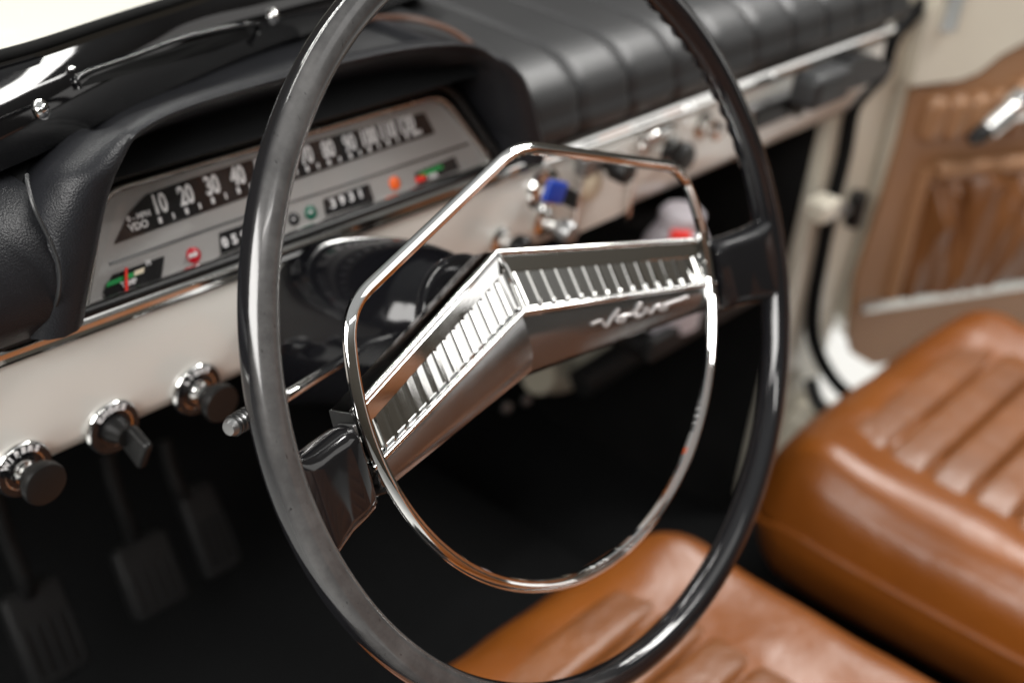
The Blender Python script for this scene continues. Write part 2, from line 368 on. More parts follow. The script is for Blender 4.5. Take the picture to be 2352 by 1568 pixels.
# lettering strokes on the right pad: found on the pad's own surface
def padh(u, v):
    t = min(max(u / UE, 0), 1); ks = ['pad0', 'pad1', 'pad2', 'pad3', 'pad4']
    P_ = [(SC[k][0] + (SE[k][0] - SC[k][0]) * t, SC[k][1] + (SE[k][1] - SC[k][1]) * t) for k in ks]
    for (v0, h0), (v1, h1) in zip(P_, P_[1:]):
        if v <= v0 and v >= v1: return h0 + (h1 - h0) * (v - v0) / (v1 - v0)
    return P_[2][1]
def padpx(px, py):
    h = -.03
    for _ in range(8):
        q = AW(px, py, h) - HUB; u, v = q.dot(WU), q.dot(WV); h = padh(u, v)
    return W(u, v, h + .0014)
strokes = [[(0, .1), (.5, .25), (.9, .15), (1.25, -.9), (1.7, .2), (2.2, 1.2), (2.35, 1.5)], [(2.1, .05), (2.6, .1), (2.9, -.3), (2.7, -.75), (2.3, -.6), (2.35, -.1), (2.8, .15), (3.4, 0)],
           [(3.3, -.1), (3.9, .5), (4.3, 1.3), (4.15, 1.45), (3.95, .6), (3.85, -.5), (4.2, -.7), (4.7, -.2)], [(4.6, .15), (4.9, .2), (5.1, -.65), (5.6, .15), (5.9, .3)],
           [(5.9, .1), (6.3, .15), (6.6, -.2), (6.4, -.6), (6.0, -.5), (6.05, -.05), (6.6, .2), (7.6, .35), (8.4, .55)]]
pts_all = []
for st in strokes:
    p = []
    for q in smoothpath([V((x, y, 0)) for x, y in st], 5):
        p.append(padpx(1356 + q.x * 26, 746 - q.x * 6.9 - q.y * 13))
    pts_all.append(tube(p, .0011, 6))
EMB = mat('emblem_metal', (.45, .43, .425), .36, .6, noise=(90, .3, (.38, .36, .35)))
add('script_emblem', join(*pts_all), EMB, sw, label='slanted chrome script lettering on the right spoke pad')
# root blocks between rim and spokes, with the spring plate in the gap
def rrect(u, v0, v1, h0, h1, k=4, sgn=1, r=.005):
    out = []; vc, hc, a, b = (v0 + v1) / 2, (h0 + h1) / 2, abs(v1 - v0) / 2, abs(h1 - h0) / 2; r = min(r, a * .95, b * .95)
    for q, (sv, sh) in enumerate(((1, 1), (-1, 1), (-1, -1), (1, -1))):
        for i in range(k + 1):
            th = math.pi / 2 * (q + i / k); vv = vc + sv * (a - r) + r * math.cos(th); out.append(W(sgn * min(u, math.sqrt(.2 ** 2 - vv * vv) + .001), vv, hc + sh * (b - r) + r * math.sin(th)))
    return out
for sgn in (-1, 1):
    secs = [(.2005, -.072, .012, -.005, .004), (.197, -.064, .005, -.008, .0052), (.1935, -.058, .0010, -.0105, .0056), (.189, -.053, -.0012, -.0135, .0052), (.182, -.0505, -.0022, -.017, .0036), (.172, -.0487, -.0024, -.021, -.0005), (.160, -.0477, -.002, -.024, -.0042), (.153, -.0472, -.0022, -.025, -.0058), (.1508, -.0455, -.0036, -.0242, -.0072)]
    add('spoke_root', loft([rrect(u, a, b, h0, h1, 6, sgn, .0085) for u, a, b, h0, h1 in secs]), BAKE, sw, smooth=50)
    add('spring_plate', rbox(W(sgn * .1478, -.024, -.0185), (.0022, .040, .012), (WU, WV, WN), .0008, 2), STEEL, sw)
    add('horn_ring_bracket', tube([W(sgn * .141, -.008, -.0135), W(sgn * .1475, -.010, -.019)], .0028, 8), BLACKP, sw)
    add('horn_ring_bracket', tube([W(sgn * .138, -.040, -.013), W(sgn * .1475, -.040, -.020)], .0022, 8), BLACKP, sw)
add('hub_back', lathe([(.02, 0), (.031, .002), (.033, .006), (.032, .016), (.029, .022), (.024, .026)], W(0, 0, -.052), -WN, 40), BAKE, sw)

# ================================================================== STEERING COLUMN
co = thing('steering_column', 'gloss black steering column shroud behind the wheel', 'steering column', W(0, 0, -.16))
add('shroud', lathe([(p.x, p.y) for p in smoothpath([V((a_, b_, 0)) for a_, b_ in [(.02, .082), (.030, .083), (.0335, .087), (.037, .094), (.0415, .104), (.046, .120), (.0495, .140), (.0515, .165), (.0525, .19), (.053, .215), (.053, .245), (.03, .25)]], 5)], HUB, -WN, 64), SHROUD, co, smooth=50)
add('collar_ring', lathe([(.030, .0), (.0355, .001), (.0370, .004), (.0362, .008), (.030, .009)], W(0, 0, -.076), -WN, 48), BAKE, co)
add('column_tube', lathe([(.022, .0), (.022, .4)], W(0, 0, -.2), -WN, 24), INNER, co)
# indicator lever with fluted tip
lv = thing('indicator_lever', 'slim indicator lever with fluted chrome tip poking left past the rim', 'lever', AW(790, 825, -.125))
p0, p1, p2 = AW(830, 800, -.13), AW(670, 902, -.105), AW(585, 958, -.10)
add('stalk', tube(smoothpath([p0, p0.lerp(p1, .5), p1, p2]), .0032, 12), CHROME, lv)
tip0, tip1 = AW(655, 906, -.10), AW(524, 985, -.092); ax = (tip1 - tip0); L = ax.length
tip = add('tip', lathe([(.0035, 0), (.0038, L * .2), (.0046, L * .55), (.0050, L * .8), (.0046, L * .96), (.0036, L), (.002, L * 1.005)], tip0, ax, 24), STEEL, lv)
for k in range(8):
    f = .40 + .07 * k; rf = .0043 + .0007 * min(1, k / 4); add('flute', lathe([(rf - .0006, -.0005), (rf + .0006, 0), (rf + .0006, .0012), (rf - .0006, .0017)], tip0 + ax * f, ax, 24), BLACKP, tip)

# ================================================================== DASHBOARD
da = thing('dashboard', 'cream metal dashboard with chrome moulding and black padded top', 'dashboard', (.15, .25, .58))
XL, XR = -.47, .775
pw = [(.215, .664), (.2005, .662), (.1985, .655), (.1975, .64), (.1975, .612), (.199, .598), (.203, .589), (.211, .584), (.225, .583), (.42, .583), (.42, .664)]
pn = 32
add('cream_panel', loft([[(XL + (XR - XL) * i / pn, y, z) for y, z in pw] for i in range(pn + 1)]), CREAM, da, smooth=35)
mo = [(.203, .6775), (.197, .6768), (.1925, .6745), (.1905, .671), (.1915, .6675), (.1945, .6655), (.1935, .6635), (.1945, .6615), (.199, .6605), (.203, .661)]
add('chrome_moulding', loft([[(XL + (XR - XL) * i / 24, y, z) for y, z in mo] for i in range(25)]), CHROME, da, smooth=35)
# right padded top: stitched sections
pp = [(.2035, .678), (.192, .680), (.182, .686), (.1775, .694), (.1785, .7015), (.1815, .7055), (.1812, .7095), (.184, .720), (.192, .7295), (.205, .737), (.225, .7415), (.26, .744), (.34, .746), (.46, .746), (.46, .678)]
xs = [.178, .236, .297, .357, .417, .478, .54, .60, .66, .718, .772]
for k in range(len(xs) - 1):
    a, b = xs[k], xs[k + 1]; rr = []
    for i in range(11):
        t = i / 10; e = min(t, 1 - t) * (b - a); s = max(0, 1 - e / .0026) ** 2 * .0024
        rr.append([(a + .0004 + (b - a - .0008) * t, y + s * (1 if y < .25 else max(0, 1 - (y - .25) / .1)), z - s * (.8 if z > .72 and y < .35 else 0)) for y, z in pp])
    add('pad_section', loft(rr), VINYL2, da, smooth=50)
# left padded end
lp = [(.2035, .678), (.190, .679), (.176, .685), (.1685, .697), (.1665, .711), (.169, .726), (.1755, .739), (.186, .749), (.202, .755), (.25, .756), (.34, .75), (.34, .678)]
add('left_pad', loft([[(XL + (-.188 - XL) * i / 24, y + .006 * max(0, (i - 20) / 4) ** 2, z - .004 * max(0, (i - 20) / 4) ** 2) for y, z in lp] for i in range(25)]), VINYL, da, smooth=60)
# binnacle hood
def hoodpath():
    key = [(-.1745, .682), (-.171, .697), (-.162, .728), (-.154, .752), (-.145, .766), (-.128, .7735), (-.10, .7775), (-.05, .7795), (0, .780), (.05, .7785), (.09, .774), (.118, .766), (.136, .753), (.150, .732), (.161, .71), (.168, .695), (.171, .680)]
    return [(p.x, p.z) for p in smoothpath([V((x, 0, z)) for x, z in key], 9)]
hp2 = hoodpath(); rings = []; n = len(hp2)
top_s = [(-.034, .237), (-.008, .196), (-.0006, .1862), (.0032, .1812), (.0058, .180), (.0070, .183), (.0062, .190), (.000, .204), (-.012, .226), (-.021, .26), (-.024, .32)]
leg_s = [(0, .237), (0, .192), (.0015, .184), (.006, .176), (.013, .171), (.022, .169), (.030, .171), (.036, .177), (.038, .19), (.038, .22), (.038, .30)]
for i in range(n):
    a, b = hp2[max(i - 1, 0)], hp2[min(i + 1, n - 1)]; tx, tz = b[0] - a[0], b[1] - a[1]; l = math.hypot(tx, tz); nx, nz = -tz / l, tx / l
    wl = max(0., min(1., (abs(nx) - .35) / .5)); wl = wl * wl * (3 - 2 * wl)
    if nx > 0: ls = [(o * (.55 if o > 0 else 1), y) for o, y in leg_s]
    else: ls = leg_s
    s = [(p[0] * (1 - wl) + q[0] * wl, p[1] * (1 - wl) + q[1] * wl) for p, q in zip(top_s, ls)]
    sw_ = lambda q: max(0, min(1, (q - .70) / .06)) ** 2 * (3 - 2 * max(0, min(1, (q - .70) / .06)))
    rings.append([(hp2[i][0] + nx * o, y, hp2[i][1] + nz * o * (1 - .8 * wl) - (wl * .5 * max(0, y - .186) * sw_(hp2[i][1]) if o > .02 * wl or wl < .5 else 0)) for o, y in s])
hd = add('binnacle_hood', loft(rings, closed=False), VINYL, da, smooth=60)
add('hood_back_wall', quad((-.2, .238, .66), (.2, .238, .66), (.15, .238, .752), (-.15, .238, .752)), INNER, hd, smooth=0)
# seams
add('seam', tube(smoothpath([AY(62, 402, .186), AY(64, 425, .180), AY(80, 480, .172), AY(118, 560, .1675), AY(136, 620, .1665), AY(133, 680, .168), AY(112, 740, .180)]), .0011, 8), VINYL2, da)
add('hood_edge_reflection', tube(smoothpath([AZ(800, 52, .760), AZ(870, 42, .760), AZ(950, 44, .760), AZ(1030, 68, .759), AZ(1085, 104, .756)]), .0022, 8), BROWN_REFL, hd)  # brown tube painted in for the orange reflection along the hood's rear edge
# scuttle top behind the hood
add('scuttle_top', loft([[(x, .20, .744), (x, .24, .7535), (x, yb - .02, .756), (x, yb, .756)] for x, yb in ((-.47, .24), (-.3, .262), (-.2, .275), (-.1, .295), (0, .33), (.06, .37), (.1, .41), (.178, .46))], closed=False), VINYL2, da)

# ================================================================== WINDSCREEN FRAME
wf = thing('windscreen_frame', 'gloss black scuttle rail under the windscreen with screws and demister slot', 'windscreen frame', (-.1, .26, .76))
low = smoothpath([AZ(-260, 490, .76), AZ(-120, 443, .76), AZ(0, 394, .76), AZ(150, 328, .76), AZ(330, 238, .76), AZ(480, 168, .76), AZ(600, 118, .76), AZ(740, 66, .76), AZ(880, 18, .76), AZ(1010, -28, .76)], 5)
upp = smoothpath([AZ(-260, 225, .80), AZ(-120, 192, .80), AZ(0, 160, .80), AZ(110, 128, .80), AZ(250, 80, .80), AZ(330, 53, .80), AZ(400, 30, .80), AZ(480, 2, .80), AZ(580, -36, .80), AZ(690, -80, .80)], 5)
def wfp(i, f, off=0):
    a, b = low[i], upp[i]; nrm = (low[min(i + 1, len(low) - 1)] - low[max(i - 1, 0)]).cross(b - a).normalized()
    if nrm.y > 0: nrm = -nrm
    return a.lerp(b, f) + nrm * (off + .006 * math.sin(math.pi * min(max(f, 0), 1)))
fs_ = [0, .05, .15, .3, .45, .6, .75, .86, .93, 1.0]
rings = [[wfp(i, f) for f in fs_] + [upp[i] + V((0, .02, -.004)), upp[i] + V((0, .03, -.05)), low[i] + V((0, .03, -.02))] for i in range(len(low))]
add('rail', loft(rings), GLOSS, wf, smooth=55)
add('glass_gasket', tube([p + V((0, .006, .004)) for p in upp], .0032, 10), INNER, wf)
def wnear(px, py):
    best = None
    for i in range(len(low)):
        for f in [k / 60 for k in range(61)]:
            q = wfp(i, f, .0008) - CAM; z = q.dot(RF); x = q.dot(RX) / z * FPX + 1176; y = q.dot(RD) / z * FPX + 784
            d = (x - px) ** 2 + (y - py) ** 2
            if best is None or d < best[0]: best = (d, i, f)
    _, i, f = best; nrm = (wfp(i, f, .01) - wfp(i, f, 0)).normalized(); return wfp(i, f, 0), nrm
for (px, py, r_) in ((98, 252, .0040), (628, 44, .0038), (166, 157, .0014)):
    p, nn = wnear(px, py)
    s_ = add('screw', lathe([(r_ * 1.25, -.001), (r_ * 1.3, .0006), (r_ * 1.05, .0009), (r_, .0012), (r_ * .8, .0026), (r_ * .4, .0034), (.0001, .0036)], p, nn, 24), CHROME, wf)
    if r_ > .003:
        t1 = nn.cross(V((0, 0, 1))).normalized(); t2 = nn.cross(t1)
        add('screw_slot', join(rbox(p + nn * .0034, (r_ * .9, r_ * .16, .0008), (t1, t2, nn), .0002, 1), rbox(p + nn * .0034, (r_ * .16, r_ * .9, .0008), (t1, t2, nn), .0002, 1)), INNER, s_)
slot = [wnear(*q) for q in ((196, 203), (178, 200), (177, 183), (200, 168), (300, 132), (400, 97), (500, 68), (556, 56), (585, 62), (594, 80), (580, 96))]
add('demister_lip', tube(smoothpath([p + nn * .001 for p, nn in slot], 6), .0017, 10), GLOSS, wf, smooth=60)
inn = [wnear(*q) for q in ((190, 200), (200, 180), (300, 142), (400, 106), (500, 77), (565, 66), (580, 82), (500, 112), (400, 140), (300, 168))]
add('demister_opening', prism([p + nn * .0002 for p, nn in inn], inn[3][1], .0006), INNER, wf, smooth=0)
# windscreen pane
gm = bpy.data.materials.new('windscreen_glass'); gm.use_nodes = True; t = gm.node_tree; t.nodes.remove(t.nodes['Principled BSDF'])
tr = t.nodes.new('ShaderNodeBsdfTransparent'); gl = t.nodes.new('ShaderNodeBsdfGlossy'); gl.inputs['Roughness'].default_value = .02
ms = t.nodes.new('ShaderNodeMixShader')
tr.inputs[0].default_value = (.97, .985, .97, 1)
ms.inputs[0].default_value = .03; t.links.new(tr.outputs[0], ms.inputs[1]); t.links.new(gl.outputs[0], ms.inputs[2]); t.links.new(ms.outputs[0], t.nodes['Material Output'].inputs[0])
gp = [[p + V((0, .010, .004)), p + V((0, -.05, .10)), p + V((0, -.13, .22)), p + V((0, -.22, .34))] for p in upp]
add('windscreen_pane', loft(gp, closed=False), gm, wf)

# ================================================================== INSTRUMENT CLUSTER
FO = V((0, .2005, .676)); FX = V((1, 0, 0)); FY = V((0, .022, .043)).normalized(); FN = FX.cross(FY)
def F(px, py, off=0): return AP(px, py, FO + FN * off, FN)
def FC(x, s, off=0): return FO + FX * x + FY * s + FN * off
ic = thing('instrument_cluster', 'silver instrument panel with black strip speedometer under the padded hood', 'instrument cluster', FC(0, 0))
def outline(wb, wt, h, r=.012, s0=0):
    out = []; c = [(-wb, s0), (wb, s0), (wt, h), (-wt, h)]; rad = [.003, .003, r, r]
    for i in range(4):
        p, q, s = V((*c[i - 1], 0)), V((*c[i], 0)), V((*c[(i + 1) % 4], 0)); a = q + (p - q).normalized() * rad[i]; b = q + (s - q).normalized() * rad[i]
        for k in range(7):
            t = k / 6; o = a * (1 - t) ** 2 + q * 2 * t * (1 - t) + b * t * t; out.append((o.x, o.y))
    return out
ol = outline(.163, .131, .052)
fp = add('faceplate', prism([FC(x, s, -.003) for x, s in ol], FN, .003), FACE, ic, smooth=30)
add('bezel', tube([FC(x, s, .001) for x, s in outline(.1655, .133, .0545, .013, -.002)], .0024, 10, True), SATIN, ic)
add('outer_bezel', tube([FC(x, s, .0045) for x, s in outline(.172, .138, .0615, .016, -.003)], .0036, 10, True), BLACKP, ic)
def plate(name, pts, M, par, off=0, t=.0008): return add(name, prism([F(x, y, off) for x, y in pts], FN, t), M, par, smooth=0)
sp_ = plate('speed_scale', [(262, 560), (296, 488), (335, 447), (428, 413), (560, 371), (713, 326), (973, 259), (997, 306), (857, 352), (686, 410), (428, 501)], DIAL, ic, .0002)
ex_ = (F(930, 290) - F(430, 450)).normalized()
nums = [('10', 366, 470), ('20', 427, 450), ('30', 487, 427), ('40', 546, 405), ('50', 602, 387), ('60', 655, 371), ('70', 704, 358), ('80', 754, 344), ('90', 803, 330), ('100', 847, 316), ('110', 890, 302), ('120', 933, 288)]
for i, (s, x, y) in enumerate(nums):
    add('numeral', text(s, .0152, F(x, y, .0016), FX, FY, .00038 if i < 6 else .0001, .66), WHITEP, sp_, smooth=0)
    j = nums[min(i + 1, len(nums) - 1)]
    a = F(x + 2, y + 36 - i * 1.0, .0010)
    add('scale_mark', rbox(a, (.0022, .0036, .0008), (FX, FY, FN), .0004, 1), WHITEP, sp_)
    if i < len(nums) - 1:
        b = F((x + j[1]) / 2 + 2, (y + j[2]) / 2 + 36 - i * 1.0, .0010)
        add('scale_mark', rbox(b, (.0012, .0036, .0008), (FX, FY, FN), .0003, 1), WHITEP, sp_)
add('scale_text', text('0 - MPH', .0045, F(318, 497, .0012), FX, FY, .0001), WHITEP, sp_, smooth=0)
add('scale_text', text('VDO', .0058, F(318, 519, .0012), FX, FY, .0002), WHITEP, sp_, smooth=0)
add('scale_text', text('MPH', .0042, F(958, 306, .0012), FX, FY, .0001), WHITEP, sp_, smooth=0)
lm = bpy.data.materials.new('instrument_glass'); lm.use_nodes = True; t = lm.node_tree; t.nodes.remove(t.nodes['Principled BSDF'])
tr = t.nodes.new('ShaderNodeBsdfTransparent'); gl = t.nodes.new('ShaderNodeBsdfGlossy'); gl.inputs['Roughness'].default_value = .03; ms = t.nodes.new('ShaderNodeMixShader'); ms.inputs[0].default_value = .045
t.links.new(tr.outputs[0], ms.inputs[1]); t.links.new(gl.outputs[0], ms.inputs[2]); t.links.new(ms.outputs[0], t.nodes['Material Output'].inputs[0])
add('glass', ([FC(x, s_, .0035 + .0085 * s_ / .051) for x, s_ in outline(.162, .130, .051)], [tuple(range(28))]), lm, ic, smooth=0)
# groove line
add('groove', tube([F(252, 606, .0004), F(520, 512, .0004), F(800, 422, .0004), F(1075, 330, .0004)], .0011, 6, flat=.5), BLACKP, ic)
# temperature gauge
tg = plate('temperature_gauge', [(236, 672), (258, 631), (376, 588), (370, 634), (246, 682)], DIAL, ic, .0002)
plate('green_band', [(246, 648), (328, 616), (326, 628), (244, 660)], GREEN, tg, .0012, .0004)
plate('ivory_band', [(309, 622), (331, 614), (329, 626), (307, 634)], IVORY, tg, .0018, .0004)
plate('needle', [(286, 616), (292, 614), (293, 668), (287, 670)], REDB, tg, .0026, .0005)
add('gauge_text', text('TEMP', .0042, F(296, 650, .0016), FX, FY, .0001), WHITEP, tg, smooth=0)
add('gauge_text', text('H', .0042, F(340, 603, .0016), FX, FY, .0001), WHITEP, tg, smooth=0)
# lamps
def lamp(name, x, y, r, M, label, dot=None):
    o = add(name, lathe([(r * 1.12, 0), (r * 1.12, .0008), (r, .001), (r * .8, .0018), (r * .4, .0023), (.0001, .0024)], F(x, y, 0), FN, 24), M, ic, label=label)
    if dot: add('lamp_symbol', text(dot, r * .75, F(x, y, .0028), FX, FY, .0001), WHITEP, o, smooth=0)
lamp('warning_lamp', 444, 586, .0042, RED, 'dark red warning lamp', 'AMP')
lamp('warning_lamp', 674, 503, .0037, DIAL, 'black warning lamp with pale symbol', 'o')
lamp('warning_lamp', 713, 488, .0040, DGREEN, 'dark green warning lamp', '<>')
lamp('warning_lamp', 906, 421, .0040, ORANGE, 'orange warning lamp')
def counter(name, pts, s, ctr, step):
    o = plate(name, pts, DIAL, ic, .0002)
    for i, ch in enumerate(s):
        add('digit', text(ch, .0078, F(ctr[0] + step[0] * i, ctr[1] + step[1] * i, .0014), FX, FY, .0002), WHITEP, o, smooth=0)
counter('odometer', [(503, 535), (640, 487), (640, 535), (507, 584)], '05921', (517, 558), (22, -8))
counter('trip_meter', [(742, 458), (845, 422), (858, 461), (748, 496)], '3931', (765, 468), (21, -7.5))
# fuel gauge
fg = plate('fuel_gauge', [(952, 398), (1042, 360), (1054, 388), (962, 424)], DIAL, ic, .0002)
plate('green_band', [(962, 398), (1012, 378), (1018, 386), (968, 407)], GREEN, fg, .0012, .0004)
plate('red_band', [(953, 408), (974, 400), (979, 412), (958, 420)], REDB, fg, .0012, .0004)
add('gauge_text', text('FUEL', .0040, F(995, 404, .0014), FX, FY, .0001), WHITEP, fg, smooth=0)

# ================================================================== DASH KNOBS (driver side)
def escutcheon(t_, px, py, word, r=.0172):
    c = AY(px, py, .1985)
    e = add('escutcheon', lathe([(r * .98, 0), (r, .0012), (r * .98, .0028), (r * .9, .0042), (r * .72, .0046), (r * .62, .0036), (r * .5, .0030), (r * .42, .0062), (r * .2, .0066)], c, (0, -1, 0), 40), CHROME, t_)
    add('dark_reflection_ring', lathe([(r * .69, .0040), (r * .70, .0050), (r * .91, .0048), (r * .92, .0036)], c, (0, -1, 0), 40), BAKE, e)  # black ring put in for the dark reflection behind the letters
    k = len(word)
    for i, ch in enumerate(word):
        a = math.radians(100 - (i - (k - 1) / 2) * 17); rr = r * .80
        o = c + V((rr * math.cos(a), -.0052, rr * math.sin(a)))
        ex = V((math.sin(a), 0, -math.cos(a))); ey = V((math.cos(a), 0, math.sin(a)))
        add('letter', text(ch, .0046, o, ex, ey, .00022), WHITEP, e, smooth=0)
    return c
kn = thing('wiper_knob', 'round black pull knob marked WIPERS, leftmost on the cream panel', 'knob', AY(45, 1075, .1985), 'control knobs on the cream panel')
c = escutcheon(kn, 48, 1072, 'WIPERS')
add('stem', lathe([(.0080, .003), (.0070, .006), (.0055, .008), (.0055, .010), (.0075, .0125)], c, (0, -1, 0)), CHROME, kn)
add('knob_head', lathe([(.005, .010), (.0080, .0115), (.0112, .015), (.0126, .0185), (.0127, .021), (.0122, .0225), (.0110, .023), (.0001, .0225)], c + V((.001, 0, 0)), (0, -1, 0), 40), BLACKP, kn)
kn = thing('choke_lever', 'black lever knob on a chrome disc, middle of the three', 'knob', AY(255, 978, .1985), 'control knobs on the cream panel')
c = escutcheon(kn, 254, 976, 'CHOKE')
add('stem', lathe([(.009, .003), (.008, .008), (.006, .012), (.006, .016)], c, (0, -1, 0)), BLACKP, kn)
def taper(q): return V((q.x * (1 + q.y * 0), q.y, q.z * (1 - (q.y) * 9)))
add('lever_handle', rbox(c + V((.003, -.020, -.005)), (.0068, .020, .021), (V((1, 0, 0)), V((0, .92, .38)), V((0, -.38, .92))), .0034, 4, taper), BLACKP, kn)
kn = thing('light_knob', 'black pull knob on a chrome disc, nearest the steering column', 'knob', AY(450, 892, .1985), 'control knobs on the cream panel')
c = escutcheon(kn, 447, 890, 'LIGHT')
add('stem', lathe([(.0080, .003), (.0070, .006), (.0055, .008), (.0055, .010), (.0075, .0125)], c, (0, -1, 0)), CHROME, kn)
add('knob_head', lathe([(.005, .012), (.0080, .0135), (.0108, .0175), (.0120, .021), (.0120, .0235), (.0115, .025), (.0001, .0247)], c + V((.001, 0, 0)), (0, -1, 0), 40), BLACKP, kn)

# ================================================================== MID-DASH CONTROLS
ig = thing('ignition_switch', 'chrome ignition lock with dark key and blue key tag', 'ignition switch', AY(1245, 440, .197))
c = AY(1243, 432, .1975)
add('bezel', lathe([(.017, 0), (.0175, .002), (.016, .005), (.011, .007), (.0105, .012), (.004, .013)], c, (0, -1, 0)), CHROME, ig)
add('key', rbox(c + V((.002, -.022, .001)), (.004, .022, .014), None, .0015, 2), BLACKP, ig)
add('key_tag', rbox(AY(1274, 441, .165), (.024, .005, .017), (V((.93, 0, -.36)), V((0, 1, 0)), V((.36, 0, .93))), .003, 3), BLUE, ig)
sk = thing('starter_knob', 'small chrome pull knob below the ignition lock', 'knob', AY(1240, 515, .197))
c = AY(1243, 506, .1975)
add('collar', lathe([(.012, 0), (.012, .003), (.007, .006), (.006, .02)], c, (0, -1, 0)), CHROME, sk)
add('knob_head', lathe([(.005, .016), (.009, .02), (.0095, .027), (.007, .031), (.0001, .032)], c, (0, -1, 0)), STEEL, sk)
hk = thing('hazard_knob', 'dark pull knob just above the spoke peak', 'knob', AY(1140, 548, .197))
c = AY(1143, 548, .1975)
add('collar', lathe([(.010, 0), (.010, .003), (.006, .006), (.005, .02)], c, (0, -1, 0)), CHROME, hk)
add('knob_head', lathe([(.005, .014), (.010, .018), (.011, .024), (.009, .028), (.0001, .029)], c, (0, -1, 0)), BLACKP, hk)
ra = thing('heater_control', 'chrome framed heater control panel with black knob', 'heater control', AY(1385, 450, .197))
q4 = [AY(1325, 350, .1972), AY(1450, 325, .1972), AY(1452, 442, .1972), AY(1325, 540, .1972)]
zz = (min(p.z for p in q4), max(p.z for p in q4)); xx = (q4[0].x, q4[1].x)
cx_, cz_ = (xx[0] + xx[1]) / 2, .6235
add('plate', rbox((cx_, .196, cz_), (xx[1] - xx[0], .006, .068), None, .003, 2), CREAM, ra)
for xq in xx: add('side_frame', rbox((xq, .193, cz_), (.0035, .010, .070), None, .0015, 2), CHROME, ra)
add('slider', rbox(AY(1350, 378, .188), (.020, .012, .016), None, .003, 2), STEEL, ra)
c = AY(1388, 372, .193)
add('knob', lathe([(.006, 0), (.006, .008), (.0105, .010), (.011, .022), (.009, .025), (.0001, .0255)], c, (0, -1, 0)), BLACKP, ra)
c = AY(1355, 425, .193)
add('dial', lathe([(.012, 0), (.012, .003), (.009, .004), (.0001, .0045)], c, (0, -1, 0)), IVORY, ra)
gh = thing('glovebox_catch', 'chrome bar handle on the cream panel right of the heater control', 'handle', AY(1505, 310, .197))
add('bar', tube(smoothpath([AY(1484, 318, .196), AY(1490, 316, .186), AY(1515, 305, .184), AY(1540, 294, .186), AY(1546, 291, .196)]), .004, 10), CHROME, gh)
add('button', lathe([(.006, 0), (.006, .006), (.004, .009), (.0001, .010)], AY(1462, 332, .197), (0, -1, 0)), CHROME, gh)
bk = thing('black_dash_knob', 'black knob under the chrome bar handle', 'knob', AY(1538, 343, .197))
add('knob_head', lathe([(.006, 0), (.006, .006), (.012, .010), (.013, .018), (.010, .022), (.0001, .0225)], AY(1532, 346, .197), (0, -1, 0)), BLACKP, bk)
add('collar', lathe([(.014, 0), (.014, .003), (.006, .005)], AY(1532, 346, .1975), (0, -1, 0)), CHROME, bk)
cb = thing('chrome_dash_knob', 'small chrome knob beside the right rim of the wheel', 'knob', AY(1612, 286, .197))
add('knob_head', lathe([(.007, 0), (.006, .006), (.009, .012), (.008, .018), (.0001, .02)], AY(1612, 288, .197), (0, -1, 0)), CHROME, cb)
add('collar', lathe([(.012, 0), (.012, .002), (.007, .004)], AY(1612, 288, .1975), (0, -1, 0)), SATIN, cb)
at = thing('ashtray', 'dark metal ashtray set into the far cream panel', 'ashtray', AY(1760, 255, .197))
p = AY(1765, 250, .196); add('tray', rbox(p, (.085, .016, .026), None, .004, 3), STEEL, at)
add('tray_front', rbox(p + V((0, -.009, 0)), (.078, .003, .019), None, .001, 2), BLACKP, at)
add('pull', lathe([(.005, 0), (.005, .008), (.0001, .01)], AY(1822, 218, .186), (0, -1, 0)), CHROME, at)
# black grab handle at the far end
gb = thing('grab_handle', 'black padded grab handle at the far end of the dashboard', 'grab handle', AX(1950, 190, .74))
add('pad', rbox(AY(1886, 196, .160), (.066, .03, .032), None, .008, 4), VINYL2, gb)
add('bracket', tube([AY(1838, 214, .165), AY(1834, 240, .18), AY(1830, 248, .20)], .009, 10), BLACKP, gb)
add('end_cover', prism([AY(x, y, .172) for x, y in ((1938, 182), (1955, 146), (1985, 132), (2020, 132), (2052, 150), (2036, 176), (1990, 196), (1948, 208))], (0, 1, 0), .05), VINYL2, gb, smooth=50)

# ================================================================== UNDER THE DASH
wb = thing('washer_bottle', 'milky plastic bottle with red mark in the dark under the dashboard', 'bottle', AY(1545, 560, .30))
c = V((.416, .188, .522))
add('body', lathe([(.026, -.062), (.032, -.057), (.033, 0), (.030, .02), (.022, .034), (.017, .036)], c, (0, 0, 1)), MILK, wb)
add('cap', lathe([(.018, .034), (.020, .036), (.020, .048), (.016, .052), (.0001, .053)], c, (0, 0, 1)), MILK, wb)
add('red_label', rbox(c + V((-.017, -.012, .033)), (.018, .010, .014), (V((.6, -.8, 0)), V((.8, .6, 0)), V((0, 0, 1))), .003, 2), REDB, wb)
add('heater_hose', tube(smoothpath([AY(1415, 560, .34), AY(1450, 530, .33), AY(1480, 520, .33), AY(1530, 520, .34)]), .018, 12), RUBBER, None, label='dark hose curving beside the milky bottle under the dashboard', cat='hose')
sh_ = thing('parcel_shelf', 'black parcel shelf carrying the milky bottle under the dashboard', 'shelf', (.55, .3, .43))
add('board', rbox((.475, .30, .456), (.23, .26, .014), None, .004, 2), INNER, sh_)
add('front_lip', rbox((.475, .165, .462), (.23, .010, .024), None, .003, 2), RUBBER, sh_)
ht = thing('heater_duct', 'pale curved duct glimpsed below the right spoke', 'duct', AY(1400, 830, .33))
dp = [AY(1235, 862, .33), AY(1290, 858, .33), AY(1350, 826, .325), AY(1400, 800, .32), AY(1460, 775, .315), AY(1520, 752, .31)]
add('duct', tube(smoothpath(dp), [.020] * 10 + [.018] * 20 + [.024] * 11, 14), PALE, ht)
